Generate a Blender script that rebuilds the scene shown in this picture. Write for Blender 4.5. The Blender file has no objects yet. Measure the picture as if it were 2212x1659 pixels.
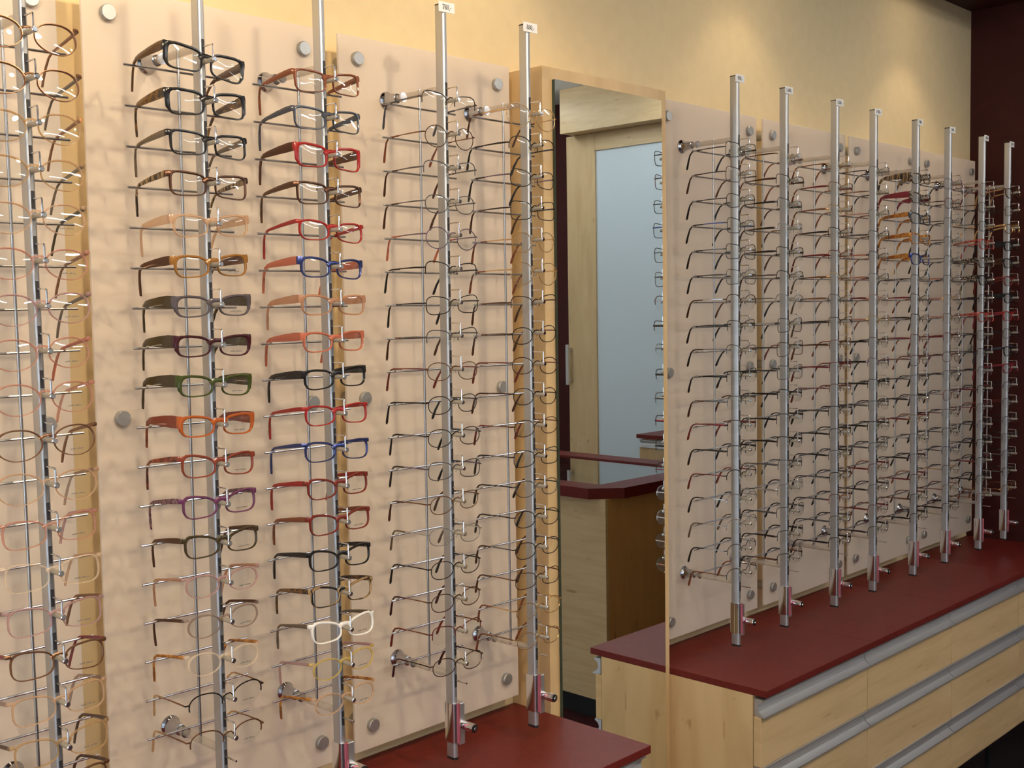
import bpy, bmesh, math, random
from mathutils import Matrix, Vector
S = bpy.context.scene
COL = S.collection
PI = math.pi
rnd = random.Random(7)

# ------------------------------------------------------------------ camera
cam_d = bpy.data.cameras.new('camera'); cam = bpy.data.objects.new('camera', cam_d); COL.objects.link(cam)
YAW, PITCH, ROLL, FPX = 0.8024, -0.0641, -0.0158, 2484.66
fwd = Vector((math.sin(YAW)*math.cos(PITCH), math.cos(YAW)*math.cos(PITCH), math.sin(PITCH)))
right = fwd.cross(Vector((0, 0, 1))).normalized(); up = right.cross(fwd)
r2 = right*math.cos(ROLL) + up*math.sin(ROLL); u2 = -right*math.sin(ROLL) + up*math.cos(ROLL)
cam.matrix_world = Matrix(((r2.x, u2.x, -fwd.x, 0), (r2.y, u2.y, -fwd.y, -1.6102), (r2.z, u2.z, -fwd.z, 1.6504), (0, 0, 0, 1)))
cam_d.sensor_fit = 'HORIZONTAL'; cam_d.sensor_width = 36.0; cam_d.lens = FPX*36.0/2212.0
cam_d.clip_start = 0.02
S.camera = cam

# ------------------------------------------------------------------ light and exposure
S.view_settings.view_transform = 'Standard'; S.view_settings.look = 'None'
S.view_settings.gamma = 1.0; S.view_settings.use_curve_mapping = False
S.view_settings.exposure = -0.13
S.cycles.transparent_max_bounces = 32
S.cycles.max_bounces = 8
w = bpy.data.worlds.new('daylight'); S.world = w; w.use_nodes = True
bg = w.node_tree.nodes['Background']; bg.inputs[0].default_value = (0.72, 0.84, 1.0, 1); bg.inputs[1].default_value = 1.6
# daylight through the shop window at the street end
dl = bpy.data.lights.new('window_daylight', 'AREA'); dl.shape = 'RECTANGLE'; dl.size = 3.4; dl.size_y = 2.3
dl.energy = 30; dl.color = (0.80, 0.89, 1.0)
dlo = bpy.data.objects.new('window_daylight', dl); COL.objects.link(dlo)
dlo.location = (-2.47, -2.3, 1.35); dlo.rotation_euler = (0, -PI/2, 0)
SPOTS = [(-0.55, 86, 1.25), (0.36, 70, .5), (1.22, 66, 1.1), (2.45, 21, 2.45), (3.42, 19, 3.42)]   # ceiling spots: x, watts, x aimed at
DOWN, DOWN_W = (.65, 1.57, 2.487, 3.405), 4.5                              # bulkhead downlights: x, watts
SPOT_COL = (1.0, 0.77, 0.49)

# ------------------------------------------------------------------ materials
MATS = {}
def nodes(name):
    m = bpy.data.materials.new(name); m.use_nodes = True; nt = m.node_tree
    b = nt.nodes['Principled BSDF']; return m, nt, b
def mat(name, col, rough=.4, metal=0.0, spec=.5, coat=0.0, emit=None, estr=1.0):
    if name in MATS: return MATS[name]
    m, nt, b = nodes(name)
    b.inputs['Base Color'].default_value = (*col, 1); b.inputs['Roughness'].default_value = rough
    b.inputs['Metallic'].default_value = metal; b.inputs['Specular IOR Level'].default_value = spec
    b.inputs['Coat Weight'].default_value = coat
    if emit: b.inputs['Emission Color'].default_value = (*emit, 1); b.inputs['Emission Strength'].default_value = estr
    MATS[name] = m; return m
def noisy(name, c1, c2, scale=(8, 8, 8), rough=.5, metal=0., detail=4, bump=0., contrast=(.35, .65), spec=.5):
    if name in MATS: return MATS[name]
    m, nt, b = nodes(name); N = nt.nodes; L = nt.links
    tc = N.new('ShaderNodeTexCoord'); mp = N.new('ShaderNodeMapping'); mp.inputs['Scale'].default_value = scale
    no = N.new('ShaderNodeTexNoise'); no.inputs['Scale'].default_value = 1; no.inputs['Detail'].default_value = detail
    cr = N.new('ShaderNodeValToRGB'); cr.color_ramp.elements[0].position = contrast[0]; cr.color_ramp.elements[1].position = contrast[1]
    cr.color_ramp.elements[0].color = (*c1, 1); cr.color_ramp.elements[1].color = (*c2, 1)
    L.new(tc.outputs['Object'], mp.inputs[0]); L.new(mp.outputs[0], no.inputs['Vector']); L.new(no.outputs[0], cr.inputs[0])
    L.new(cr.outputs[0], b.inputs['Base Color']); b.inputs['Roughness'].default_value = rough; b.inputs['Metallic'].default_value = metal
    b.inputs['Specular IOR Level'].default_value = spec
    if bump:
        bp = N.new('ShaderNodeBump'); bp.inputs['Strength'].default_value = bump; bp.inputs['Distance'].default_value = .002
        L.new(no.outputs[0], bp.inputs['Height']); L.new(bp.outputs[0], b.inputs['Normal'])
    MATS[name] = m; return m
def wood(name, horiz=False, tint=1.0, along_y=False, col=None):
    """pale maple veneer: long soft grain with small dark flecks"""
    if name in MATS: return MATS[name]
    m, nt, b = nodes(name); N = nt.nodes; L = nt.links
    tc = N.new('ShaderNodeTexCoord')
    mp = N.new('ShaderNodeMapping'); mp.inputs['Scale'].default_value = ((9, 2.0, 22) if along_y else (2.0, 9, 22)) if horiz else (9, 9, 1.5)
    no = N.new('ShaderNodeTexNoise'); no.inputs['Scale'].default_value = 2.2; no.inputs['Detail'].default_value = 6; no.inputs['Distortion'].default_value = .6
    cr = N.new('ShaderNodeValToRGB'); e = cr.color_ramp.elements
    e[0].position = .28; e[1].position = .75
    e[0].color = (.54*tint, .372*tint, .185*tint, 1); e[1].color = (.65*tint, .470*tint, .255*tint, 1)
    if col: e[0].color = (*[c*.85 for c in col], 1); e[1].color = (*col, 1)
    mp2 = N.new('ShaderNodeMapping'); mp2.inputs['Scale'].default_value = ((30, 9, 55) if along_y else (9, 30, 55)) if horiz else (55, 30, 9)
    n2 = N.new('ShaderNodeTexNoise'); n2.inputs['Scale'].default_value = 1; n2.inputs['Detail'].default_value = 2
    c2 = N.new('ShaderNodeValToRGB'); c2.color_ramp.elements[0].position = .24; c2.color_ramp.elements[1].position = .31
    c2.color_ramp.elements[0].color = (.62, .5, .4, 1); c2.color_ramp.elements[1].color = (1, 1, 1, 1)
    mx = N.new('ShaderNodeMix'); mx.data_type = 'RGBA'; mx.blend_type = 'MULTIPLY'; mx.inputs[0].default_value = .8
    L.new(tc.outputs['Object'], mp.inputs[0]); L.new(mp.outputs[0], no.inputs['Vector']); L.new(no.outputs[0], cr.inputs[0])
    L.new(tc.outputs['Object'], mp2.inputs[0]); L.new(mp2.outputs[0], n2.inputs['Vector']); L.new(n2.outputs[0], c2.inputs[0])
    L.new(cr.outputs[0], mx.inputs[6]); L.new(c2.outputs[0], mx.inputs[7]); L.new(mx.outputs[2], b.inputs['Base Color'])
    b.inputs['Roughness'].default_value = .42; b.inputs['Specular IOR Level'].default_value = .35
    MATS[name] = m; return m
def thin_glass(name, tint=(.97, .985, .98), refl=1.0, rough=0.0):
    """a thin clear sheet: see-through with a surface reflection that grows at glancing angles"""
    if name in MATS: return MATS[name]
    m, nt, b = nodes(name); N = nt.nodes; L = nt.links; N.remove(b); out = N['Material Output']
    tr = N.new('ShaderNodeBsdfTransparent'); tr.inputs[0].default_value = (*tint, 1)
    gl = N.new('ShaderNodeBsdfGlossy'); gl.inputs['Roughness'].default_value = rough
    ge = N.new('ShaderNodeNewGeometry'); dt = N.new('ShaderNodeVectorMath'); dt.operation = 'DOT_PRODUCT'
    L.new(ge.outputs['Normal'], dt.inputs[0]); L.new(ge.outputs['Incoming'], dt.inputs[1])
    ab = N.new('ShaderNodeMath'); ab.operation = 'ABSOLUTE'; L.new(dt.outputs['Value'], ab.inputs[0])
    om = N.new('ShaderNodeMath'); om.operation = 'SUBTRACT'; om.inputs[0].default_value = 1.0; L.new(ab.outputs[0], om.inputs[1])
    pw = N.new('ShaderNodeMath'); pw.operation = 'POWER'; pw.inputs[1].default_value = 5; L.new(om.outputs[0], pw.inputs[0])
    fr = N.new('ShaderNodeMath'); fr.operation = 'MULTIPLY_ADD'; fr.inputs[1].default_value = .95; fr.inputs[2].default_value = .05; L.new(pw.outputs[0], fr.inputs[0])
    mu = N.new('ShaderNodeMath'); mu.operation = 'MULTIPLY'; mu.inputs[1].default_value = refl; mu.use_clamp = True
    mx = N.new('ShaderNodeMixShader')
    L.new(fr.outputs[0], mu.inputs[0]); L.new(mu.outputs[0], mx.inputs[0]); L.new(tr.outputs[0], mx.inputs[1]); L.new(gl.outputs[0], mx.inputs[2])
    L.new(mx.outputs[0], out.inputs[0]); MATS[name] = m; return m
def seethru(name, col, alpha=.5, rough=.12):
    """tinted see-through acetate: plain plastic mixed with a see-through tint"""
    if name in MATS: return MATS[name]
    m, nt, b = nodes(name); N = nt.nodes; L = nt.links; out = N['Material Output']
    b.inputs['Base Color'].default_value = (*col, 1); b.inputs['Roughness'].default_value = rough
    tr = N.new('ShaderNodeBsdfTransparent'); t = [min(1, .35+.65*c/max(col)) for c in col]; tr.inputs[0].default_value = (*t, 1)
    mx = N.new('ShaderNodeMixShader'); mx.inputs[0].default_value = alpha
    L.new(tr.outputs[0], mx.inputs[1]); L.new(b.outputs[0], mx.inputs[2]); L.new(mx.outputs[0], out.inputs[0])
    MATS[name] = m; return m

def frosted(name, col, trans=.3, rough=.3):
    if name in MATS: return MATS[name]
    m, nt, b = nodes(name); N = nt.nodes; L = nt.links; out = N['Material Output']
    b.inputs['Base Color'].default_value = (*col, 1); b.inputs['Roughness'].default_value = rough; b.inputs['Specular IOR Level'].default_value = .4
    tl = N.new('ShaderNodeBsdfTranslucent'); tl.inputs[0].default_value = (*col, 1)
    mx = N.new('ShaderNodeMixShader'); mx.inputs[0].default_value = trans
    L.new(b.outputs[0], mx.inputs[1]); L.new(tl.outputs[0], mx.inputs[2]); L.new(mx.outputs[0], out.inputs[0])
    MATS[name] = m; return m

M_WALL = noisy('yellow_paint', (.72, .580, .345), (.75, .605, .365), (30, 30, 30), rough=.75, bump=.08, spec=.2)
M_RED = noisy('dark_red_paint', (.040, .0042, .0030), (.050, .0055, .004), (20, 20, 20), rough=.55, spec=.3)
M_TOP = noisy('red_laminate', (.120, .014, .011), (.140, .018, .014), (90, 90, 90), rough=.42, detail=8, spec=.22)
M_CEIL = mat('white_ceiling', (.90, .92, .93), .8)
M_FLOOR = noisy('dark_red_floor', (.045, .008, .007), (.07, .012, .01), (14, 14, 14), rough=.35)
M_PLAIN = mat('pale_plaster', (.70, .66, .60), .8)
M_WOODV = wood('maple_upright'); M_WOODH = wood('maple_flat', True); M_WOODY = wood('maple_crosswise', True, 1.0, True)
M_PANEL = frosted('frosted_acrylic', (.90, .832, .755), .52, .34)
M_FROST = frosted('frosted_door_glass', (.74, .82, .86), .15, .35)
M_ALU = mat('anodised_aluminium', (.54, .555, .58), .42, .9)
M_ALU2 = mat('aluminium_profile', (.66, .66, .67), .42, .85)
M_CAP = mat('satin_steel_cap', (.44, .44, .425), .42, .8)
M_CHROME = mat('chrome', (.80, .80, .82), .10, 1.0)
M_FLANGE = mat('flange_chrome', (.50, .50, .53), .12, 1.0)
M_WIRE = mat('steel_wire', (.56, .55, .55), .24, 1.0)
M_PINK = mat('pink_lock_face', (.80, .24, .33), .25, .75)
M_BLACK = mat('black_plastic', (.012, .012, .013), .4)
M_DARKSLOT = mat('dark_slot', (.015, .015, .02), .6)
M_MIRROR = mat('mirror_silver', (.84, .88, .86), .0, 1.0)
M_MEDGE = mat('mirror_edge_green', (.035, .06, .05), .25)
M_CLEARROD = seethru('clear_acrylic_rod', (.52, .48, .43), .42, .10)
M_REST = seethru('clear_nose_rest', (.42, .39, .33), .68, .12)
M_LENS = thin_glass('demo_lens', refl=1.1)
M_LENSP = thin_glass('showcase_glass', (.93, .97, .95), refl=1.6)
M_PAD = seethru('clear_nose_pad', (.75, .74, .68), .35)
M_TAG = mat('white_card', (.86, .86, .86), .6)
M_INK = mat('black_ink', (.03, .03, .035), .7)
M_GREYINK = mat('grey_print', (.16, .14, .12), .7)
M_GLASSW = thin_glass('window_glass', (.96, .98, .98))

# ------------------------------------------------------------------ mesh helpers
class MB:
    def __init__(s): s.v = []; s.f = []; s.m = []
    def add(s, v, f, mi=0):
        o = len(s.v); s.v += [tuple(p) for p in v]; s.f += [tuple(i+o for i in q) for q in f]; s.m += [mi]*len(f); return s
    def box(s, x0, x1, y0, y1, z0, z1, mi=0, bev=0.0):
        if bev <= 0:
            v = [(x0, y0, z0), (x1, y0, z0), (x1, y1, z0), (x0, y1, z0), (x0, y0, z1), (x1, y0, z1), (x1, y1, z1), (x0, y1, z1)]
            return s.add(v, [(0, 3, 2, 1), (4, 5, 6, 7), (0, 1, 5, 4), (1, 2, 6, 5), (2, 3, 7, 6), (3, 0, 4, 7)], mi)
        b = bev
        lo = [(x0+b, y0), (x1-b, y0), (x1, y0+b), (x1, y1-b), (x1-b, y1), (x0+b, y1), (x0, y1-b), (x0, y0+b)]
        cx, cy = (x0+x1)/2, (y0+y1)/2
        def inset(p): return (p[0]+(b*.7 if p[0] < cx else -b*.7), p[1]+(b*.7 if p[1] < cy else -b*.7))
        rings = [[(*inset(p), z0) for p in lo], [(*p, z0+b) for p in lo], [(*p, z1-b) for p in lo], [(*inset(p), z1) for p in lo]]
        v = sum(rings, []); f = [tuple(range(7, -1, -1)), tuple(range(24, 32))]
        for r in range(3):
            for i in range(8): f.append((r*8+i, r*8+(i+1) % 8, r*8+8+(i+1) % 8, r*8+8+i))
        return s.add(v, f, mi)
    def prism(s, pts, z0, z1, mi=0):
        n = len(pts); v = [(x, y, z0) for x, y in pts]+[(x, y, z1) for x, y in pts]
        f = [tuple(range(n-1, -1, -1)), tuple(range(n, 2*n))]+[(i, (i+1) % n, n+(i+1) % n, n+i) for i in range(n)]
        return s.add(v, f, mi)
    def extrude_x(s, pts, x0, x1, mi=0):   # pts in (y,z)
        n = len(pts); v = [(x0, y, z) for y, z in pts]+[(x1, y, z) for y, z in pts]
        f = [tuple(range(n-1, -1, -1)), tuple(range(n, 2*n))]+[(i, (i+1) % n, n+(i+1) % n, n+i) for i in range(n)]
        return s.add(v, f, mi)
    def sweep(s, path, secs, n=8, closed=False, mi=0, cap=True, square=False, lat=False):
        """path: points; secs: (rx, rz) per point; frame keeps its second axis near world z"""
        P = [Vector(p) for p in path]; k = len(P); v = []
        for i in range(k):
            if closed: t = P[(i+1) % k]-P[i-1]
            else: t = P[min(i+1, k-1)]-P[max(i-1, 0)]
            t.normalize()
            ref = Vector((0, 0, 1)) if abs(t.z) < .93 else Vector((0, -1, 0))
            if lat:      # keep the first axis sideways: for side arms that curve downwards
                a = Vector((1, 0, 0)); a = (a-t*a.dot(t)).normalized(); b = a.cross(t).normalized()
            else:
                a = t.cross(ref).normalized(); b = a.cross(t).normalized()
            r = secs[i] if isinstance(secs, list) else secs
            if not isinstance(r, tuple): r = (r, r)
            for j in range(n):
                an = 2*PI*(j+.5)/n; c, d = math.cos(an), math.sin(an)
                if square:
                    c = math.copysign(min(1, abs(c)*1.25), c); d = math.copysign(min(1, abs(d)*1.25), d)
                v.append(P[i]+a*(r[0]*c)+b*(r[1]*d))
        f = []
        for i in range(k if closed else k-1):
            for j in range(n):
                i2 = (i+1) % k; f.append((i*n+j, i*n+(j+1) % n, i2*n+(j+1) % n, i2*n+j))
        if cap and not closed: f += [tuple(range(n-1, -1, -1)), tuple(range((k-1)*n, k*n))]
        return s.add(v, f, mi)
    def tube(s, path, r, n=8, mi=0, closed=False):
        """round tube by parallel transport"""
        P = [Vector(p) for p in path]; k = len(P); v = []
        a = None
        for i in range(k):
            t = (P[min(i+1, k-1)]-P[max(i-1, 0)]).normalized()
            if a is None:
                a = t.orthogonal().normalized()
            else:
                a = (a-t*a.dot(t)).normalized()
            b = t.cross(a); rr = r[i] if isinstance(r, list) else r
            for j in range(n):
                an = 2*PI*j/n; v.append(P[i]+a*(rr*math.cos(an))+b*(rr*math.sin(an)))
        f = [(i*n+j, i*n+(j+1) % n, (i+1)*n+(j+1) % n, (i+1)*n+j) for i in range(k-1) for j in range(n)]
        f += [tuple(range(n-1, -1, -1)), tuple(range((k-1)*n, k*n))]
        return s.add(v, f, mi)
    def lathe(s, prof, origin, axis, n=16, mi=0):
        """prof: (distance along axis, radius)"""
        ax = Vector(axis).normalized(); a = ax.orthogonal().normalized(); b = ax.cross(a); o = Vector(origin); v = []
        for d, r in prof:
            for j in range(n):
                an = 2*PI*j/n; v.append(o+ax*d+a*(r*math.cos(an))+b*(r*math.sin(an)))
        k = len(prof)
        f = [(i*n+j, i*n+(j+1) % n, (i+1)*n+(j+1) % n, (i+1)*n+j) for i in range(k-1) for j in range(n)]
        f += [tuple(range(n-1, -1, -1)), tuple(range((k-1)*n, k*n))]
        return s.add(v, f, mi)
    def mesh(s, name, mats, smooth=False):
        me = bpy.data.meshes.new(name); me.from_pydata(s.v, [], s.f); me.update()
        if not isinstance(mats, (list, tuple)): mats = [mats]
        for m in mats: me.materials.append(m)
        for p, i in zip(me.polygons, s.m): p.material_index = i
        bm = bmesh.new(); bm.from_mesh(me); bmesh.ops.recalc_face_normals(bm, faces=bm.faces[:]); bm.to_mesh(me); bm.free()
        if smooth:
            me.shade_smooth()
            try: me.set_sharp_from_angle(angle=math.radians(smooth if smooth is not True else 40))
            except Exception: pass
        return me
    def build(s, name, mats, parent=None, smooth=False):
        o = bpy.data.objects.new(name, s.mesh(name, mats, smooth)); COL.objects.link(o)
        if parent: o.parent = parent
        return o
def link(name, me, parent=None, mtx=None):
    o = bpy.data.objects.new(name, me); COL.objects.link(o)
    if parent: o.parent = parent
    if mtx is not None: o.matrix_local = mtx
    return o
def setmat(o, m):
    o.material_slots[0].link = 'OBJECT'; o.material_slots[0].material = m
def empty(name, loc=(0, 0, 0), rot=(0, 0, 0)):
    o = bpy.data.objects.new(name, None); COL.objects.link(o); o.location = loc; o.rotation_euler = rot
    o.empty_display_size = .05; return o
def tag(o, label, cat, group=None):
    o['label'] = label; o['category'] = cat
    if group: o['group'] = group
    return o
def struct(o, label=None):
    o['kind'] = 'structure'
    if label: o['label'] = label
    return o
ORD = ['first', 'second', 'third', 'fourth', 'fifth', 'sixth', 'seventh', 'eighth', 'ninth', 'tenth', 'eleventh', 'twelfth', 'thirteenth',
       'fourteenth', 'fifteenth', 'sixteenth', 'seventeenth', 'eighteenth']

# ------------------------------------------------------------------ the room
XL, XR, YB, ZC_ = -2.5, 5.42, -4.6, 2.92
XE = 3.913            # dark red end wall beside the far rods
ZSOF, YSOF = 2.626, -.45
struct(MB().box(XL, XR, YB, .0, -.1, 0).build('floor', M_FLOOR))
struct(MB().box(XL, XR, YB, .1, ZC_, ZC_+.1).build('ceiling', M_CEIL))
struct(MB().box(XL, XE, 0, .1, 0, ZC_).build('wall_display', M_WALL))
struct(MB().box(XE, XR, 0, .1, 0, ZC_).build('wall_display_far', M_RED))
struct(MB().box(XE, XE+.08, -.75, 0, 0, ZC_).build('wall_red_end', M_RED))
struct(MB().box(XL, XE, YSOF, 0, ZSOF, ZC_).build('trim_1', M_RED), 'dark red bulkhead along the top of the yellow wall')
struct(MB().box(XR, XR+.1, YB, .1, 0, ZC_).build('wall_far', M_RED))
struct(MB().box(XL, XR, YB-.1, YB, 0, ZC_).build('wall_opposite', M_PLAIN))
# street end: wall with a wide shop window
we = MB().box(XL-.1, XL, -.6, .1, 0, ZC_).box(XL-.1, XL, YB, -4.0, 0, ZC_).box(XL-.1, XL, -4.0, -.6, 0, .2).box(XL-.1, XL, -4.0, -.6, 2.5, ZC_)
struct(we.build('wall_street', M_PLAIN))
wi = struct(MB().box(XL-.06, XL-.05, -4.0, -.6, .2, 2.5).build('window_1', M_GLASSW))
wf = MB()
for y in (-3.98, -2.86, -1.74, -.62): wf.box(XL-.08, XL-.03, y-.02, y+.02, .2, 2.5)
wf.box(XL-.08, XL-.03, -4, -.6, .2, .24).box(XL-.08, XL-.03, -4, -.6, 2.46, 2.5)
wf.build('window_frame', M_ALU2, wi)

# ceiling spots washing the display wall
can = MB().lathe([(0, .036), (.004, .04), (.085, .04), (.10, .03)], (0, 0, 0), (0, 0, 1), 20).mesh('spot_can', M_CAP, True)
lampm = mat('lamp_warm', (1, .9, .7), .5, emit=SPOT_COL, estr=40)
disc = MB().lathe([(-.0015, .031), (0, .031)], (0, 0, 0), (0, 0, 1), 20).mesh('lamp_lens', lampm)
stem = MB().lathe([(0, .008), (.06, .008), (.062, .03), (.07, .03)], (0, 0, 0), (0, 0, 1), 12).mesh('stem', M_CAP, True)
for i, (sx, en, ax) in enumerate(SPOTS):
    y0, z0 = -1.70, 2.80
    t = tag(empty('ceiling_spotlight', (sx, y0, z0)), 'small steel spotlight under the ceiling, aimed at the yellow display wall', 'spotlight', 'ceiling spotlights along the display wall')
    d = Vector((ax-sx, 0-y0, 1.46-z0)).normalized()
    rot = d.to_track_quat('-Z', 'Y').to_matrix().to_4x4()
    link('housing', can, t, rot); link('lamp', disc, t, rot @ Matrix.Translation((0, 0, -.001)))
    link('stem', stem, t, Matrix.Translation((0, 0, .05)))
    ld = bpy.data.lights.new('halogen', 'SPOT'); ld.energy = en; ld.color = SPOT_COL; ld.spot_size = math.radians(74 if i < 3 else 60); ld.spot_blend = .7; ld.shadow_soft_size = .065
    lo = bpy.data.objects.new('halogen', ld); COL.objects.link(lo); lo.parent = t
    lo.matrix_local = Matrix.Translation(d*.012) @ rot
# recessed downlights in the dark red bulkhead, close to the wall
trimring = MB().lathe([(0, .045), (.004, .045), (.004, .036), (0, .034)], (0, 0, 0), (0, 0, -1), 24).mesh('trim_ring', M_CAP, 35)
for dx in DOWN:
    t = tag(empty('downlight', (dx, -.20, ZSOF)), 'small recessed downlight with a steel ring in the red bulkhead', 'downlight', 'downlights in the bulkhead')
    link('trim_ring', trimring, t); link('lamp', disc, t, Matrix.Translation((0, 0, -.0012)))
    ld = bpy.data.lights.new('downlight_beam', 'SPOT'); ld.energy = DOWN_W; ld.color = SPOT_COL; ld.spot_size = math.radians(88); ld.spot_blend = .45; ld.shadow_soft_size = .03
    lo = bpy.data.objects.new('downlight_beam', ld); COL.objects.link(lo); lo.parent = t; lo.location = (0, 0, -.012)
# fluorescent battens across the shop ceiling
flm = mat('lamp_cool', (1, 1, 1), .5, emit=(.93, .97, 1.0), estr=26)
for (fx, fy) in ((.3, -3.1), (2.3, -3.1), (4.3, -3.3), (2.6, -2.2), (4.4, -2.1)):
    t = tag(empty('ceiling_batten_light', (fx, fy, ZC_)), 'white fluorescent batten light on the shop ceiling', 'ceiling light', 'fluorescent battens on the ceiling')
    MB().box(-.62, .62, -.07, .07, -.045, 0, bev=.004).build('tray', M_CEIL, t)
    for yy in (-.035, .035):
        MB().lathe([(0, .010), (.005, .013), (1.195, .013), (1.2, .010)], (-.6, yy, -.062), (1, 0, 0), 10).build('tube', flm, t, True)

# ------------------------------------------------------------------ acrylic back panels
PZ0, PZ1, PY = .8858, 2.1168, -.0515
PANELS = [(.316, .726, 'rod of pale oval frames'), (.762, 1.172, 'A'), (1.2084, 1.6183, 'B'), (2.087, 2.4968, 'C'), (2.5293, 2.949, 'D'), (2.9731, 3.385, 'E'), (3.4197, 3.831, 'F')]
PLAB = ['frosted acrylic panel behind the pale oval frames', 'frosted acrylic panel behind the colourful plastic frames',
        'frosted acrylic panel behind the rods tagged 780 and 880', 'frosted acrylic panel beside the mirror, behind the rod tagged 980',
        'second frosted acrylic panel from the mirror toward the dark red wall', 'second frosted acrylic panel from the dark red wall',
        'frosted acrylic panel meeting the dark red wall']
capm = MB().lathe([(0, .0115), (.007, .0115), (.0085, .0105), (.0085, .008)], (0, 0, 0), (0, -1, 0), 24).mesh('standoff_cap', M_CAP, 30)
spm = MB().lathe([(0, .0105), (.0445, .0105)], (0, -.001, 0), (0, -1, 0), 20).mesh('standoff_spacer', M_CAP, 30)
for (x0, x1, _), lb in zip(PANELS, PLAB):
    t = tag(empty('acrylic_panel', ((x0+x1)/2, 0, PZ0)), lb, 'wall panel', 'frosted back panels')
    hw = (x1-x0)/2
    MB().box(-hw, hw, PY, PY+.006, 0, PZ1-PZ0, bev=.0008).build('sheet', M_PANEL, t)
    for z in (2.079, 1.503, .928):
        for sx in (-1, 1):
            link('standoff_cap', capm, t, Matrix.Translation((sx*(hw-.037), PY, z-PZ0)))
            link('spacer', spm, t, Matrix.Translation((sx*(hw-.037), 0, z-PZ0)))

# ------------------------------------------------------------------ counters
ZC, YC = .85, -.352
XA, XB = 1.654, 2.049
ROWS = [(.828, .790, .680), (.680, .643, .529), (.529, .493, .380)]   # handle top, handle bottom = drawer top, drawer bottom
YF = -.338
def cove(w):
    pts = [(0, 0), (-.0035, -.001), (-.0035, -.004), (.006, -.010), (.009, -.018), (.006, -.027), (-.003, -.034), (-.0085, -.037), (-.0085, -.0395), (.003, -.0395), (.016, -.036), (.016, 0)]
    return MB().extrude_x([(y, z) for y, z in pts], 0, w).mesh('handle_profile', M_ALU2, 30)
def counter(name, xs, label, units, endside, ulab):
    x0, x1 = xs[0], xs[-1]
    top = tag(empty(name, ((x0+x1)/2, YC/2, ZC-.015)), label, 'worktop')
    for a, b in zip(xs[:-1], xs[1:]):
        MB().box(a+.0004-(x0+x1)/2, b-.0004-(x0+x1)/2, YC-YC/2, -.004-YC/2, 0, .015, bev=.0006).build('slab', M_TOP, top)
    for k, (a, b) in enumerate(zip(xs[:-1], xs[1:])):
        u = tag(empty('drawer_unit', ((a+b)/2, 0, 0)), ulab[k], 'drawer unit', units)
        hw = (b-a)/2-.0006
        ins = .0
        body = MB().box(-hw+(.0165 if k == 0 and endside < 0 else 0), hw-(.0165 if k == len(xs)-2 and endside > 0 else 0), YF+.02, -.004, .36, .8345)
        body.build('carcass', M_WOODV, u)
        MB().box(-hw+.017, hw-.017, YF+.09, -.01, .0, .3595).build('plinth', M_BLACK, u)
        if k == 0 and endside < 0:
            MB().box(-hw-.0, -hw+.016, YF+.0195, -.004, .0, .8345).build('end_panel', M_WOODV, u)
            for yy in (-.05, -.27): MB().lathe([(0, .0055), (.0012, .005)], (-hw, yy, .818), (-1, 0, 0), 16).build('cover_cap', M_WOODV, u)
        if k == len(xs)-2 and endside > 0:
            MB().box(hw-.016, hw, YF+.0195, -.004, .0, .8345).build('end_panel', M_WOODV, u)
        hm = cove(2*hw-.002)
        for (zt, zh, zb) in ROWS:
            d = MB().box(-hw+.001, hw-.001, YF, YF+.018, zb+.002, zh, bev=.0008).build('drawer', M_WOODH, u)
            h = link('handle', hm, d, Matrix.Translation((-hw+.001, YF, zh+.0385)))
            h['label'] = 'curved aluminium grip profile'
counter('worktop', [XB, 2.524, 3.003, 3.482, XE-.002], 'long dark red laminate worktop from the mirror to the dark red wall', 'drawer units under the long worktop', -1,
        ['maple drawer unit beside the mirror, with a plain end panel', 'second maple drawer unit from the mirror toward the dark red wall',
         'third maple drawer unit from the mirror toward the dark red wall', 'maple drawer unit against the dark red wall'])
counter('worktop', [.229, .704, 1.179, XA], 'dark red laminate worktop ending at the upright mirror under the 880 rod', 'drawer units under the 880 rod worktop', 1,
        ['maple drawer unit under the rod of pale oval frames', 'maple drawer unit under the rods of colourful plastic frames', 'maple drawer unit under the rods tagged 780 and 880'])

# ------------------------------------------------------------------ mirror cabinet
t = tag(empty('mirror_cabinet', ((XA+XB)/2, 0, 0)), 'tall maple cabinet faced with a full-height mirror between the two worktops', 'mirror')
cx = (XA+XB)/2; hw = (XB-XA)/2
MB().box(-hw, hw, -.105, -.001, 0, 2.1173, bev=.0008).build('cabinet_body', M_WOODV, t)
mr = MB(); x0, x1, z0, z1 = 1.681-cx, 2.0235-cx, .03, 2.0935
mr.box(x0, x1, -.1128, -.1052, z0, z1, 1)
mr.m[2] = 0
mr.build('mirror_glass', [M_MIRROR, M_MEDGE], t)

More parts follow.
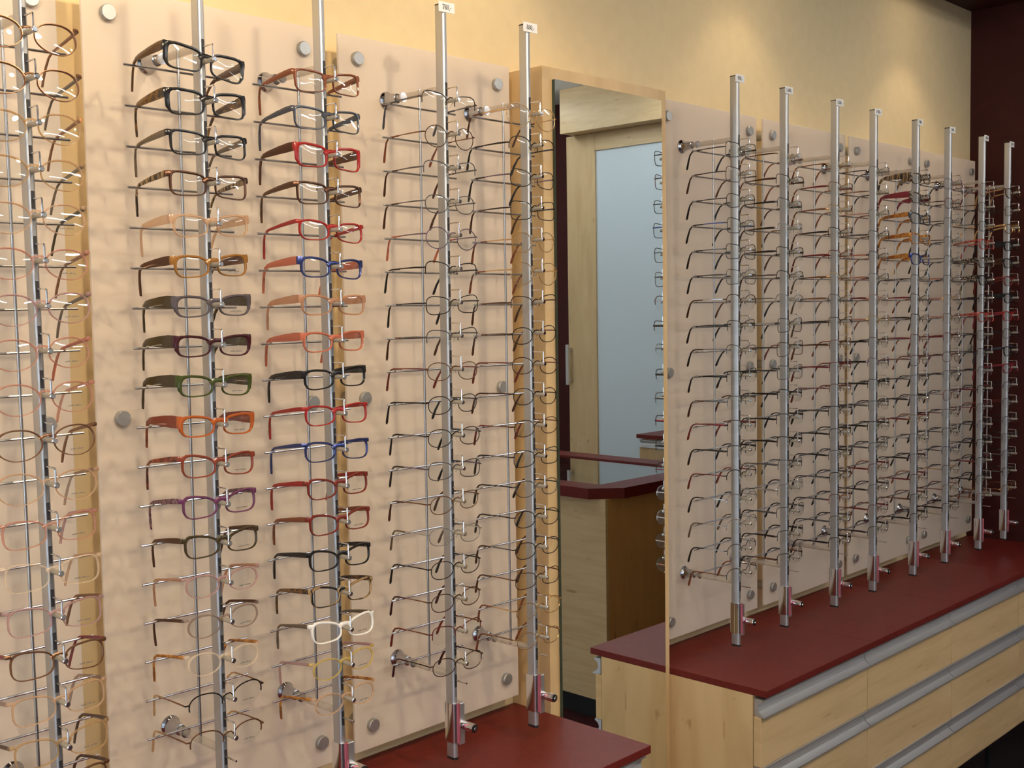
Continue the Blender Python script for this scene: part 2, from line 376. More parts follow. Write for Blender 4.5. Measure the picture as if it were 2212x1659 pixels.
# ------------------------------------------------------------------ display rods
XP = [.6179, .8585, 1.0644, 1.3077, 1.5095, 2.1803, 2.3866, 2.6272, 2.8322, 3.0764, 3.2874, 3.5324, 3.7338]
LEAN = [.0075, 0, .0042, -.0042, -.002, -.001, 0, .002, .0045, 0, 0, 0, 0]
YP, ZB, ZT = -.1941, .8872, 2.1521
HZ0, PIT, NR = 2.0154-ZB, .055, 18
ROD = ['rod of pale oval frames', 'rod topped by black frames', 'rod topped by an amber frame', 'second rod short of the mirror', 'rod just short of the mirror', 'first rod past the mirror',
       'second rod past the mirror', 'third rod past the mirror', 'fifth rod from the red wall', 'fourth rod from the red wall', 'third rod from the red wall',
       'second rod from the red wall', 'rod nearest the red wall']
RODLAB = ['aluminium display rod holding pale oval frames', 'aluminium display rod topped by black plastic frames', 'aluminium display rod topped by an amber plastic frame',
          'aluminium display rod tagged 780, second short of the mirror', 'aluminium display rod tagged 880, just short of the mirror', 'aluminium display rod tagged 980, first past the mirror', 'aluminium display rod tagged 1.680, second past the mirror',
          'aluminium display rod tagged 1.880, third past the mirror', 'fifth aluminium display rod from the dark red wall', 'fourth aluminium display rod from the dark red wall',
          'third aluminium display rod from the dark red wall', 'second aluminium display rod from the dark red wall', 'aluminium display rod nearest the dark red wall']
H = ZT-ZB
hwx, hd = .005, .0105
def stadium(hx, hy, n=8):
    # flat sides, rounded front and back
    pts = []
    for k in range(n+1):
        a = PI+PI*k/n; pts.append((hx*math.cos(a), -hy+hx*.9+hx*.9*math.sin(a)))
    for k in range(n+1):
        a = PI*k/n; pts.append((hx*math.cos(a), hy-hx*.5+hx*.5*math.sin(a)))
    return pts
pole_me = MB().prism(stadium(hwx, hd), .004, H).mesh('pole', M_ALU, 35)
foot_me = MB().prism(stadium(hwx*1.06, hd*1.04), 0, .0042).mesh('foot', M_BLACK, 35)
top_me = MB().prism(stadium(hwx*1.02, hd*1.02), 0, .0022).mesh('top_cap', M_BLACK, 35)
groove_me = MB().box(-.0019, .0019, -hd-.0003, -hd+.002, .11, H-.002).mesh('groove', mat('groove_grey', (.30, .31, .33), .5, .8))
slot_me = MB().box(-.0021, .0021, -hd-.0006, -hd+.0015, -.012, .010).mesh('slot', M_DARKSLOT)
ZM1, ZM2 = 2.0164-ZB, 1.0333-ZB
thin_me = MB().tube([(0, .056, ZM2-.004), (0, .056, (ZM1+ZM2)/2), (0, .056, ZM1+.008)], .0021, 10).mesh('support_wire', M_WIRE, True)
bar_me = MB().lathe([(0, .0012), (.0006, .0018), (.1644, .0018), (.165, .0012)], (-.0825, .0, 0), (1, 0, 0), 8).mesh('ear_bar', M_WIRE, True)
hk = []
hook_me = MB().tube([(0, -hd+.001, 0), (0, -.0335, 0), (0, -.0350, -.0006), (0, -.0356, -.0022), (0, -.0356, -.021)], .0012, 8).mesh('hook', M_CHROME, True)
rest_me = MB().lathe([(0, .0034), (.0265, .0034)], (0, -hd-.0004, -.021), (0, -1, 0), 14).mesh('nose_rest', M_REST, 30)
rcap_me = MB().lathe([(0, .0036), (.0022, .0036), (.003, .0028)], (0, -hd-.0268, -.021), (0, -1, 0), 14).mesh('rest_cap', M_CHROME, 30)
pin_me = MB().tube([(0, -hd+.001, 0), (0, -.036, 0), (0, -.0372, 0)], [.0012, .0012, .0016], 8).mesh('pin', M_CHROME, True)
DP = -YP+PY            # distance pole centre to panel front
flange_me = MB().lathe([(0, .0155), (.0022, .0155), (.005, .0135), (.009, .0105), (.020, .0098), (.024, .0088), (.030, .0082), (.031, .0066)], (0, DP, 0), (0, -1, 0), 28).mesh('wall_flange', M_FLANGE, 35)
ring_me = MB().lathe([(0, .0064), (0, .0078), (.004, .0078), (.004, .0064)], (0, DP-.042, 0), (0, -1, 0), 20).mesh('collar', M_FLANGE, 35)
arm_me = MB().lathe([(0, .0058), (DP-.031-hd+.002, .0058)], (0, DP-.031, 0), (0, -1, 0), 18).mesh('acrylic_arm', M_CLEARROD, 35)
# lock at the foot of the rod
lock_plate = MB().prism(stadium(.0072, .0134), .030, .098).mesh('lock_plate', M_CHROME, 35)
lock_face = MB().sweep([(0.0018, -.0138, .030), (0.0018, -.0138, .064), (0.0018, -.0138, .098)], (.0034, .0028), 10).mesh('lock_face', M_PINK, True)
lock_body = MB().box(.0100, .0225, -.008, .012, .022, .094, bev=.001).mesh('lock_body', M_ALU, 30)
lock_cyl = MB().lathe([(0, .0076), (.031, .0076), (.0325, .0068)], (.0175, -.004, .056), (0, -1, 0), 20).mesh('lock_cylinder', M_CHROME, 30)
lock_key = MB().lathe([(0, .0070), (.0008, .0070), (.0009, .0048), (.0026, .0048), (.003, .003)], (.0175, -.0365, .056), (0, -1, 0), 18).mesh('keyway', M_BLACK, 30)
lock_core = MB().lathe([(0, .0035), (.001, .003)], (.0175, -.0394, .056), (0, -1, 0), 14).mesh('key_core', M_CHROME, 30)
rods = []
for i, X in enumerate(XP):
    r = tag(empty('display_rod', (X, YP, ZB), (0, -LEAN[i], 0)), RODLAB[i], 'display rod', 'eyewear display rods')
    # lean about mid height
    r.location.x += math.sin(LEAN[i])*H*.5 * (1 if True else 0)
    rods.append(r)
    link('pole', pole_me, r); link('foot', foot_me, r); link('top_cap', top_me, r, Matrix.Translation((0, 0, H)))
    link('groove', groove_me, r); link('support_wire', thin_me, r)
    for z in (ZM1, ZM2):
        a = link('acrylic_arm', arm_me, r, Matrix.Translation((0, 0, z))); a['label'] = 'clear acrylic arm'
        link('wall_flange', flange_me, a); link('collar', ring_me, a)
    for k in range(NR+1): link('slot', slot_me, r, Matrix.Translation((0, 0, HZ0-PIT*k)))
    for k in range(NR):
        z = HZ0-PIT*k
        link('ear_bar', bar_me, r, Matrix.Translation((0, .056, z-.0245)))
        h = link('hook', hook_me, r, Matrix.Translation((0, 0, z)))
        link('nose_rest', rest_me, h); link('rest_cap', rcap_me, h)
    link('pin', pin_me, r, Matrix.Translation((0, 0, HZ0-PIT*NR)))
    lk = link('lock_plate', lock_plate, r)
    link('lock_face', lock_face, lk); link('lock_body', lock_body, lk); link('lock_cylinder', lock_cyl, lk); link('keyway', lock_key, lk); link('key_core', lock_core, lk)

# ------------------------------------------------------------------ price tags with serif figures
def ring(cx, cz, rx, rz, ix, iz, a0=0, a1=360, n=20):
    P = [];
    for k in range(n+1):
        a = math.radians(a0+(a1-a0)*k/n); P.append(((cx+rx*math.cos(a), cz+rz*math.sin(a)), (cx+ix*math.cos(a), cz+iz*math.sin(a))))
    return [[P[k][0], P[k+1][0], P[k+1][1], P[k][1]] for k in range(n)]
GLY = {
 '0': (.56, ring(.28, .5, .25, .5, .12, .45)),
 '8': (.56, ring(.28, .74, .20, .26, .09, .21)+ring(.28, .26, .25, .27, .12, .21)),
 '9': (.56, ring(.28, .66, .25, .34, .12, .28)+ring(.20, .62, .33, .62, .20, .60, -75, 5, 10)),
 '6': (.56, ring(.28, .34, .25, .34, .12, .28)+ring(.36, .38, .33, .62, .20, .60, 105, 185, 10)),
 '7': (.56, [[(.04, 1), (.54, 1), (.54, .86), (.04, .86)], [(.54, .95), (.40, .88), (.16, 0), (.32, 0)], [(.04, .9), (.10, .9), (.08, .74), (.04, .74)]]),
 '1': (.46, [[(.17, 0), (.31, 0), (.31, 1), (.17, .92)], [(.05, 0), (.43, 0), (.43, .05), (.05, .05)], [(.03, .86), (.31, 1), (.2, .86)]]),
 '2': (.56, ring(.27, .72, .24, .28, .11, .22, -20, 170, 12)+[[(.04, 0), (.22, 0), (.50, .58), (.36, .66)], [(.04, 0), (.54, 0), (.54, .14), (.04, .14)]]),
 ',': (.24, ring(.11, .06, .08, .08, 0, 0, n=10)+[[(.17, .06), (.10, .0), (.03, -.2), (.08, -.2)]]),
 '.': (.24, ring(.11, .07, .08, .08, 0, 0, n=10)),
 '-': (.34, [[(.03, .30), (.31, .30), (.31, .40), (.03, .40)]]),
}
def lettering(s, hgt, maxw):
    wd = sum(GLY[c][0] for c in s); sc = min(hgt, maxw/wd); mb = MB(); x = -wd*sc/2; e = .00025
    for c in s:
        cw, polys = GLY[c]
        for q in polys:
            p = [(x+a*sc, b*sc) for a, b in q]; n = len(p)
            v = [(a, -e, b) for a, b in p]+[(a, 0, b) for a, b in p]
            mb.add(v, [tuple(range(n)), tuple(range(2*n-1, n-1, -1))]+[(j, (j+1) % n, n+(j+1) % n, n+j) for j in range(n)])
        x += cw*sc
    return mb
PRICES = {3: '780,-', 4: '880,-', 5: '980,-', 6: '1.680,-', 7: '1.880,-', 8: '1.980,-', 9: '1.980,-', 10: '1.980,-', 11: '2.080,-', 12: '2.180,-'}
for i, s in PRICES.items():
    lab = 'white price card %son the %s' % ('reading %s ' % s if i < 8 else '', ROD[i])
    t = tag(empty('price_tag', (XP[i]-LEAN[i]*H*.5+.0025, YP-hd-.0018, ZT-.0135)), lab, 'price tag', 'price tags on the rods')
    t.rotation_euler = (0, math.radians(rnd.uniform(-1.5, 1.5)), math.radians(rnd.uniform(-3, 3)))
    MB().box(-.017, .017, 0, .0012, 0, .0165, bev=.0002).build('card', M_TAG, t)
    o = lettering(s, .0085, .027).build('price_lettering', M_INK, t); o.location = (0, -.00005, .0042)

# ------------------------------------------------------------------ spectacles
def outline(shape, a, b, side, n=36):
    """points (x,z) about the lens centre; side=+1 means the outer edge is at +x"""
    ex, taper, sweep_ = {'rect': (4.2, .10, .04), 'soft': (3.0, .12, .05), 'oval': (2.25, .05, .03), 'round': (2.0, 0, 0), 'panto': (2.35, -.02, .0), 'cat': (3.0, .16, .16),
                         'pilot': (2.7, .06, .02), 'big': (2.3, .06, .02)}[shape]
    P = []
    for k in range(n):
        t = 2*PI*k/n; c, s = math.cos(t), math.sin(t)
        x = a*math.copysign(abs(c)**(2/ex), c); z = b*math.copysign(abs(s)**(2/ex), s)
        xo = x*side/a
        z = z*(1+taper*xo)+sweep_*b*max(-1, xo)*(1 if z > 0 else .6)
        if shape in ('panto', 'pilot', 'big') and z < 0: x *= 1-.16*(z/b)**2
        if shape == 'pilot' and z < 0: x += side*.06*a*(-z/b)
        P.append((x, z))
    return P
BEND = 1.35
def yb(x): return BEND*x*x
CACHE = {}
def specs(style):
    """style: kind, shape, lens width, lens height, bridge, rim, temple height"""
    if style in CACHE: return CACHE[style]
    kind, shape, lw, lh, br, rim, th = style
    D = {}
    plastic = kind.startswith('plastic')
    zc = -.0035-.10*lh if plastic else -.0025-.16*lh
    fr = MB(); hinge = {}
    for s in (-1, 1):
        cxl = s*(br/2+lw/2); ol = outline(shape, lw/2, lh/2, s)
        n = len(ol)
        # lens: shallow dome with a visible edge
        v = []; f = []
        e = .0014
        rings = []
        for q, dy in ((1.0, e), (1.0, 0), (.66, -.0007), (.33, -.0011)):
            rings.append([(cxl+x*q, yb(cxl+x*q)+dy, zc+z*q) for x, z in ol])
        v = sum(rings, [])+[(cxl, yb(cxl)-.0013, zc)]
        for r in range(3):
            for k in range(n): f.append((r*n+k, r*n+(k+1) % n, (r+1)*n+(k+1) % n, (r+1)*n+k))
        for k in range(n): f.append((3*n+k, 3*n+(k+1) % n, 4*n))
        D['lens%d' % s] = MB().add(v, f).mesh('lens', M_LENS, 30)
        # rim
        def rim_t(k):
            t = 2*PI*k/n; sn = math.sin(t); co = math.cos(t)*s
            if plastic:
                tt = rim*(1.0+.50*max(0, sn)-.25*max(0, -sn))
                if kind == 'plastic_wide' and co > .5: tt *= 1.0+1.3*(co-.5)*2*(1 if sn > -.3 else .4)
                elif co > .6 and sn > -.2: tt *= 1.35
                return tt
            return rim
        if plastic:
            dep = .0032; ring_v = []
            for k in range(n):
                x, z = ol[k]; x1, z1 = ol[(k+1) % n]; x_, z_ = ol[k-1]
                tx, tz = x1-x_, z1-z_; l = math.hypot(tx, tz) or 1; nx, nz = tz/l, -tx/l
                if nx*x+nz*z < 0: nx, nz = -nx, -nz
                t = rim_t(k)
                for (q, dy) in ((-.0004, -.0006), (.25*t, -dep*.55), (.75*t, -dep*.55), (t, -dep*.1), (t, dep*.45), (-.0004, dep*.45)):
                    X = cxl+x+nx*q; ring_v.append((X, yb(X)+dy, zc+z+nz*q))
            m = 6; f = [(k*m+j, k*m+(j+1) % m, ((k+1) % n)*m+(j+1) % m, ((k+1) % n)*m+j) for k in range(n) for j in range(m)]
            fr.add(ring_v, f)
        elif kind == 'metal':
            P = [(cxl+x*1.012, yb(cxl+x)-.0001, zc+z*1.012) for x, z in ol]
            fr.sweep(P, (rim, rim), 6, closed=True)
        elif kind == 'half':
            ks = range(-1, n//2+2)
            P = [(cxl+ol[k % n][0]*1.012, yb(cxl+ol[k % n][0])-.0001, zc+ol[k % n][1]*1.012) for k in ks]
            fr.sweep(P, (rim, rim), 6)
        # end piece towards the hinge
        xo = cxl+s*lw/2; hz = zc+lh*(.50 if plastic else .16)-(th*.42-rim if plastic else 0); xh = xo+s*(.0055 if plastic else .0052)
        hinge[s] = (xh, yb(xh)+.0035, hz)
        if plastic:
            hh = th*.5
            fr.sweep([(xo-s*.0005, yb(xo), hz), (xo+s*.0035, yb(xh)+.0002, hz), (xh, yb(xh)+.0014, hz), (xh+s*.0001, yb(xh)+.0046, hz)],
                     [(.0017, hh*.9), (.0017, hh), (.0015, hh), (.0013, hh*.96)], 8, square=True)
        else:
            fr.sweep([(xo-s*.0008, yb(xo), hz), (xo+s*.0026, yb(xh)-.0004, hz+.0004), (xh, yb(xh)+.0008, hz), (xh, yb(xh)+.0045, hz)], (.0009, max(.0011, th*.45)), 6)
    # bridge
    xi = br/2
    if plastic:
        zb_ = .0027; q = min(1.0, .25+.75*rim/.0020); q = q*q
        fr.sweep([(-xi-.0022, yb(xi), zc+lh*.16), (-xi*.62, -.0004, zb_-.0006), (0, -.001, zb_), (xi*.62, -.0004, zb_-.0006), (xi+.0022, yb(xi), zc+lh*.16)],
                 [(.0021*q, .0046*q), (.0021*q, .0034*q), (.0021*q, .0030*q), (.0021*q, .0034*q), (.0021*q, .0046*q)], 8)
    else:
        zi = zc+lh*.12
        if kind == 'rimless': zi = zc+lh*.06
        fr.sweep([(-xi-.001, yb(xi), zi), (-xi*.8, -.0008, zi+.0018), (-xi*.4, -.002, .0012), (0, -.0024, .0016), (xi*.4, -.002, .0012), (xi*.8, -.0008, zi+.0018), (xi+.001, yb(xi), zi)],
                 (.0008, .0010), 6)
        for s in (-1, 1):
            fr.sweep([(s*xi*1.0, .0004, zi-.001), (s*xi*.72, .0045, zi-.0035), (s*xi*.66, .0055, zi-.0065)], (.0004, .0004), 5)
            pd = MB(); pd.lathe([(0, .0006), (.0005, .0022), (.0014, .0024), (.0019, .001)], (s*xi*.62, .0055, zi-.008), (-s*.8, .45, .1), 10)
            D['pad%d' % s] = pd.mesh('nose_pad', M_PAD, 30)
    D['front'] = fr.mesh('frame_front', M_BLACK, 35)
    # temples
    for s in (-1, 1):
        xh, yh, hz = hinge[s]
        yend = .084
        if plastic:
            path = [(xh, yh, hz), (xh+s*.0004, yh+.012, hz-.0002), (xh+s*.0008, yh+.034, hz-.0012), (xh+s*.0004, yend-.012, hz-.0030), (xh, yend-.002, hz-.0040),
                    (xh-s*.001, yend+.007, hz-.0085), (xh-s*.003, yend+.013, hz-.0190), (xh-s*.0055, yend+.018, hz-.033), (xh-s*.007, yend+.0205, hz-.044)]
            hs = [th*.5, th*.52, th*.46, th*.34, th*.27, th*.24, .0026, .0031, .0022]
            sec = [(.0012, max(h, .0019)) for h in hs]
            D['temple%d' % s] = MB().sweep(path, sec, 8, square=True, lat=True).mesh('temple', M_BLACK, 35)
        else:
            path = [(xh, yh, hz), (xh+s*.0005, yh+.014, hz), (xh+s*.001, yh+.04, hz-.001), (xh+s*.0006, yend-.004, hz-.0028)]
            sec = [(.0007, th*.5), (.0007, th*.52), (.0007, max(.0009, th*.40)), (.0007, .0008)]
            D['temple%d' % s] = MB().sweep(path, sec, 6, lat=True).mesh('temple', M_BLACK, 35)
            tip = [(xh+s*.0007, yend-.022, hz-.0021), (xh+s*.0005, yend-.002, hz-.0030), (xh, yend+.006, hz-.0052), (xh-s*.002, yend+.013, hz-.0115), (xh-s*.005, yend+.0195, hz-.025), (xh-s*.007, yend+.024, hz-.038), (xh-s*.0075, yend+.0255, hz-.042)]
            D['tip%d' % s] = MB().sweep(tip, [(.0014, .0014), (.0014, .0014), (.0014, .0015), (.0014, .0017), (.0016, .0023), (.0017, .0028), (.0012, .0016)], 8, lat=True).mesh('temple_tip', M_BLACK, 35)
    # height of the temple's underside where it meets the ear bar
    D['rest_z'] = hinge[1][2]-.0034-(th*.33 if plastic else .001)
    CACHE[style] = D
    return D
# faint printing on the demo lenses
pm = MB(); px_ = -.009
for k in range(13):
    ww = rnd.choice((.0006, .0010, .0012)); hh = rnd.choice((.0011, .0011, .0017))
    if k == 6: px_ += .0014
    pm.box(px_, px_+ww, -.0016, -.0014, 0, hh); px_ += ww+.0004
print_me = pm.mesh('lens_print', M_GREYINK)
def put(i, k, style, front, temple=None, tip=None, words='', roll=None, yaw=None, printed=False, dz=0.0):
    D = specs(style); temple = temple or front; tip = tip or temple
    plastic = style[0].startswith('plastic')
    z = HZ0-PIT*k-.0176+dz
    yl = -hd-.0090
    alpha = math.asin(max(-.4, min(.4, (-.0051-D['rest_z'])/.0785)))
    roll = math.radians(rnd.uniform(-2.4, 2.4) if roll is None else roll)
    yaw = math.radians(rnd.uniform(-2.2, 2.2) if yaw is None else yaw)
    mw = rods_mw[i] @ Matrix.Translation((rnd.uniform(-.0012, .0012), yl, z)) @ Matrix.Rotation(yaw, 4, 'Z') @ Matrix.Rotation(alpha, 4, 'X') @ Matrix.Rotation(roll, 4, 'Y')
    o = bpy.data.objects.new('eyeglasses', None); COL.objects.link(o); o.empty_display_size = .02; o.matrix_world = mw
    tag(o, '%s glasses, %s from top, %s' % (words, ORD[k], ROD[i]), 'glasses', 'glasses on the '+ROD[i])
    setmat(link('frame_front', D['front'], o), front)
    for s in (-1, 1):
        l = link('lens', D['lens%d' % s], o)
        if printed and s > 0:
            q = link('lens_print', print_me, l); xx = style[4]/2+style[2]*.52
            q.location = (xx, yb(xx), -.004-style[3]*.40)
        tp = link('temple', D['temple%d' % s], o); setmat(tp, temple)
        if not plastic:
            setmat(link('temple_tip', D['tip%d' % s], tp), tip); link('nose_pad', D['pad%d' % s], o)
    return o
bpy.context.view_layer.update()
rods_mw = [r.matrix_world.copy() for r in rods]

C = {}
def pl(n, c, r=.17): C[n] = mat('acetate_'+n, c, r, spec=.38)
def me_(n, c, r=.3): C[n] = mat('metal_'+n, c, r, .85)
pl('black', (.012, .011, .012)); pl('brown', (.075, .032, .014)); pl('darkbrown', (.035, .016, .010)); pl('olive', (.045, .032, .014)); pl('green', (.045, .06, .014))
pl('orange', (.36, .085, .020)); pl('amber', (.27, .12, .025)); pl('redbrown', (.20, .040, .022)); pl('purple', (.12, .035, .09)); pl('red', (.29, .020, .018))
pl('slate', (.05, .055, .075)); pl('greyviolet', (.085, .07, .08)); pl('burgundy', (.045, .010, .014)); pl('blue', (.030, .048, .20)); pl('coral', (.42, .12, .07))
pl('maroon', (.15, .022, .016)); pl('rust', (.19, .055, .022)); pl('white', (.78, .77, .75)); pl('greybrown', (.13, .095, .065)); pl('wine', (.19, .02, .03)); pl('tan', (.34, .2, .08)); pl('gold', (.45, .33, .06))
C['tort'] = noisy('acetate_tortoise', (.018, .010, .006), (.16, .075, .02), (140, 90, 140), rough=.2, contrast=(.42, .6))
C['ambertort'] = noisy('acetate_amber_tortoise', (.22, .06, .008), (.55, .24, .04), (120, 70, 120), rough=.2, contrast=(.38, .62))
C['redtort'] = noisy('acetate_red_tortoise', (.05, .012, .010), (.30, .06, .03), (130, 80, 130), rough=.2, contrast=(.38, .62))
C['purptort'] = noisy('acetate_purple_tortoise', (.05, .018, .035), (.25, .12, .14), (130, 260, 130), rough=.2, contrast=(.4, .6))
C['stripe'] = noisy('acetate_striped', (.012, .010, .009), (.32, .20, .09), (40, 420, 40), rough=.2, detail=1, contrast=(.48, .54))
C['redpat'] = noisy('acetate_red_pattern', (.18, .01, .012), (.50, .10, .07), (260, 260, 260), rough=.25, contrast=(.45, .55))
C['blkpat'] = noisy('acetate_black_pattern', (.012, .010, .010), (.40, .30, .2), (260, 260, 260), rough=.25, contrast=(.5, .6))
C['champ'] = seethru('acetate_champagne', (.56, .42, .30), 0.42); C['clear'] = seethru('acetate_clear', (.80, .72, .62), 0.26); C['clearpink'] = seethru('acetate_clear_pink', (.50, .31, .25), 0.42)
C['lilac'] = seethru('acetate_lilac', (.44, .31, .31), 0.48); C['peach'] = seethru('acetate_peach', (.46, .27, .17), 0.6); C['bronze'] = seethru('acetate_bronze', (.32, .215, .15), 0.46)
C['honey'] = seethru('acetate_honey', (.44, .33, .20), 0.4); C['yellowclear'] = seethru('acetate_yellow', (.58, .47, .18), 0.45); C['coralclear'] = seethru('acetate_coral', (.55, .19, .12), .75)
C['smoke'] = seethru('acetate_smoke', (.22, .18, .16), 0.45)
me_('dark', (.045, .038, .034)); me_('gun', (.16, .155, .16)); me_('silver', (.55, .55, .56), .22); me_('gold', (.72, .45, .20), .22); me_('bronze', (.26, .13, .07)); me_('darkbrown', (.11, .055, .035)); me_('winered', (.22, .045, .05))
me_('blue', (.06, .08, .25)); me_('violet', (.22, .16, .24)); me_('rose', (.55, .28, .22))

PW = ('plastic_wide', 'rect', .047, .0300, .017, .0024, .0130)
PR = ('plastic', 'rect', .048, .0290, .017, .0020, .0085)
PS = ('plastic', 'soft', .047, .0265, .017, .0019, .0060)
PB = ('plastic', 'soft', .046, .0260, .017, .0021, .0120)
PX = ('plastic_wide', 'soft', .045, .0250, .018, .0022, .0165)
PC = ('plastic', 'cat', .046, .0270, .017, .0020, .0075)
PT = ('plastic', 'big', .046, .0290, .017, .0014, .0045)
PO = ('plastic', 'big', .053, .0370, .016, .0011, .0050)
ML = ('metal', 'oval', .0465, .0290, .019, .0008, .0022)
MRd = ('metal', 'round', .0440, .0345, .020, .0008, .0022)
MR = ('metal', 'rect', .0475, .0310, .018, .0008, .0026)
MS = ('metal', 'soft', .0475, .0285, .018, .0008, .0024)
MG = ('metal', 'big', .0515, .0390, .017, .0008, .0022)
HS = ('half', 'soft', .048, .0290, .018, .0009, .0026)
HR = ('half', 'rect', .048, .0290, .018, .0009, .0045)
HB = ('half', 'big', .049, .0330, .017, .0010, .0026)
RS = ('rimless', 'rect', .046, .0300, .018, .0007, .0030)

# rod 1 (pale ovals)
seq = [('bronze', 'bronze', 'pale bronze'), ('bronze', 'greybrown', 'pale bronze, grey-armed'), ('honey', 'bronze', 'honey-toned'), ('honey', 'greybrown', 'pale honey-clear'),
       ('champ', 'olive', 'champagne, olive-armed'), ('clearpink', 'bronze', 'rose-tinted oval'), ('lilac', 'greybrown', 'lilac-tinted oval'), ('clearpink', 'coralclear', 'pink-copper oval'),
       ('clearpink', 'clearpink', 'pink oval'), ('bronze', 'bronze', 'brown-tinted oval'), ('champ', 'smoke', 'pale smoke oval'), ('clearpink', 'lilac', 'pale pink, lilac-armed oval'),
       ('clear', 'champ', 'clear oval'), ('lilac', 'bronze', 'mauve, bronze-armed oval'), ('bronze', 'wine', 'clear brown, red-armed oval'), ('champ', 'smoke', 'clear champagne oval'),
       ('honey', 'brown', 'amber-armed oval'), ('bronze', 'brown', 'dark-armed bronze oval')]
for k, (a, b, wd) in enumerate(seq):
    put(0, k, PO if k < 11 else ('plastic', 'soft', .050, .0320, .016, .0013, .0050), C[a], C[b], words=wd, printed=k >= 4)
# rod 2
R2 = [(PW, 'black', 'brown', 'riveted black rectangular', 6.0), (PW, 'black', 'tort', 'black rectangular, tortoise-armed', None), (PR, 'black', 'greybrown', 'black rectangular, grey-armed', None),
      (PR, 'darkbrown', 'stripe', 'dark brown, striped-armed', None), (PB, 'champ', 'champ', 'champagne clear', None), (PB, 'amber', 'darkbrown', 'amber-brown', None),
      (PX, 'greyviolet', 'olive', 'grey-violet wide-armed', None), (PX, 'burgundy', 'olive', 'dark burgundy, olive-armed', None), (PX, 'green', 'olive', 'dark green', None),
      (PX, 'orange', 'redbrown', 'orange', None), (PC, 'redbrown', 'redtort', 'red-brown tortoise', None), (PC, 'purple', 'purptort', 'purple', None), (PC, 'olive', 'darkbrown', 'dark olive', None),
      (PT, 'lilac', 'peach', 'lilac clear', None), (PT, 'smoke', 'darkbrown', 'clear, dark-armed', None), (PT, 'clear', 'ambertort', 'clear, amber-armed', None),
      (HB, 'dark', 'bronze', 'black half-rim', None), (HB, 'bronze', 'bronze', 'brown half-rim', None)]
MET = {'dark': mat('metal_dark', (0, 0, 0)), 'bronze': mat('metal_bronze', (0, 0, 0))}
for k, (st, a, b, wd, ro) in enumerate(R2):
    if st[0] == 'half': put(1, k, st, MATS['metal_'+a], MATS['metal_'+b], C['honey'], words=wd, roll=ro, printed=True)
    else: put(1, k, st, C[a], C[b], words=wd, roll=ro, printed=k >= 5)
# rod 3
R3 = [(PR, 'rust', 'rust', 'amber-brown rectangular'), (PR, 'slate', 'slate', 'slate blue'), (PW, 'red', 'darkbrown', 'bright red, black-armed'), (PR, 'darkbrown', 'brown', 'dark brown'),
      (PS, 'red', 'red', 'slim red'), (PB, 'blue', 'coral', 'blue and pink'), (PB, 'peach', 'peach', 'peach clear'), (PB, 'coralclear', 'coral', 'coral'), (PB, 'black', 'black', 'black, wide-armed'),
      (PS, 'red', 'red', 'narrow red'), (PS, 'blue', 'blue', 'narrow blue'), (PC, 'maroon', 'red', 'maroon'), (PC, 'maroon', 'rust', 'brown-maroon'), (PC, 'black', 'black', 'black rectangular'),
      (PC, 'stripe', 'tort', 'black-brown striped'), (('plastic', 'cat', .047, .0275, .017, .0024, .0060), 'white', 'greybrown', 'white'), (PT, 'yellowclear', 'lilac', 'yellow clear'),
      (PT, 'champ', 'ambertort', 'clear, tortoise-armed')]
for k, (st, a, b, wd) in enumerate(R3): put(2, k, st, C[a], C[b], words=wd, printed=k in (11, 12, 15, 16, 17))
# wire frames
Mm = lambda n: MATS['metal_'+n]
DKTIP, BRTIP, RDTIP = C['darkbrown'], C['rust'], C['maroon']
R4 = [(HS, 'dark', 'gun', 'slate'), (MRd, 'darkbrown', 'bronze', 'rust'), (HS, 'gun', 'gun', 'darkbrown'), (ML, 'gun', 'gun', 'darkbrown'), (MRd, 'violet', 'violet', 'coral'), (HS, 'dark', 'dark', 'black'),
      (MS, 'dark', 'dark', 'black'), (HS, 'gun', 'gun', 'darkbrown'), (ML, 'bronze', 'winered', 'maroon'), (ML, 'dark', 'dark', 'black'), (ML, 'dark', 'gun', 'black'), (MS, 'gun', 'violet', 'black'),
      (ML, 'bronze', 'bronze', 'darkbrown'), (ML, 'silver', 'silver', 'greybrown'), (ML, 'dark', 'dark', 'black'), (ML, 'darkbrown', 'bronze', 'burgundy'), (HS, 'winered', 'bronze', 'maroon'), (ML, 'darkbrown', 'dark', 'burgundy')]
NAME = {'metal': 'full-rim', 'half': 'half-rim', 'rimless': 'rimless'}
SH = {'round': 'round', 'oval': 'oval', 'rect': 'rectangular', 'soft': 'rounded', 'big': 'large', 'panto': 'round', 'pilot': 'pilot'}
COLN = {'dark': 'dark', 'gun': 'gunmetal', 'silver': 'silver', 'gold': 'gold', 'bronze': 'bronze', 'darkbrown': 'brown', 'winered': 'wine-red', 'violet': 'violet', 'blue': 'blue', 'rose': 'rose'}
def wire(i, k, st, a, b, c): put(i, k, st, Mm(a), Mm(b), C[c], words='%s %s %s wire' % (COLN[a], NAME[st[0]], SH[st[1]]))
for k, q in enumerate(R4): wire(3, k, *q)
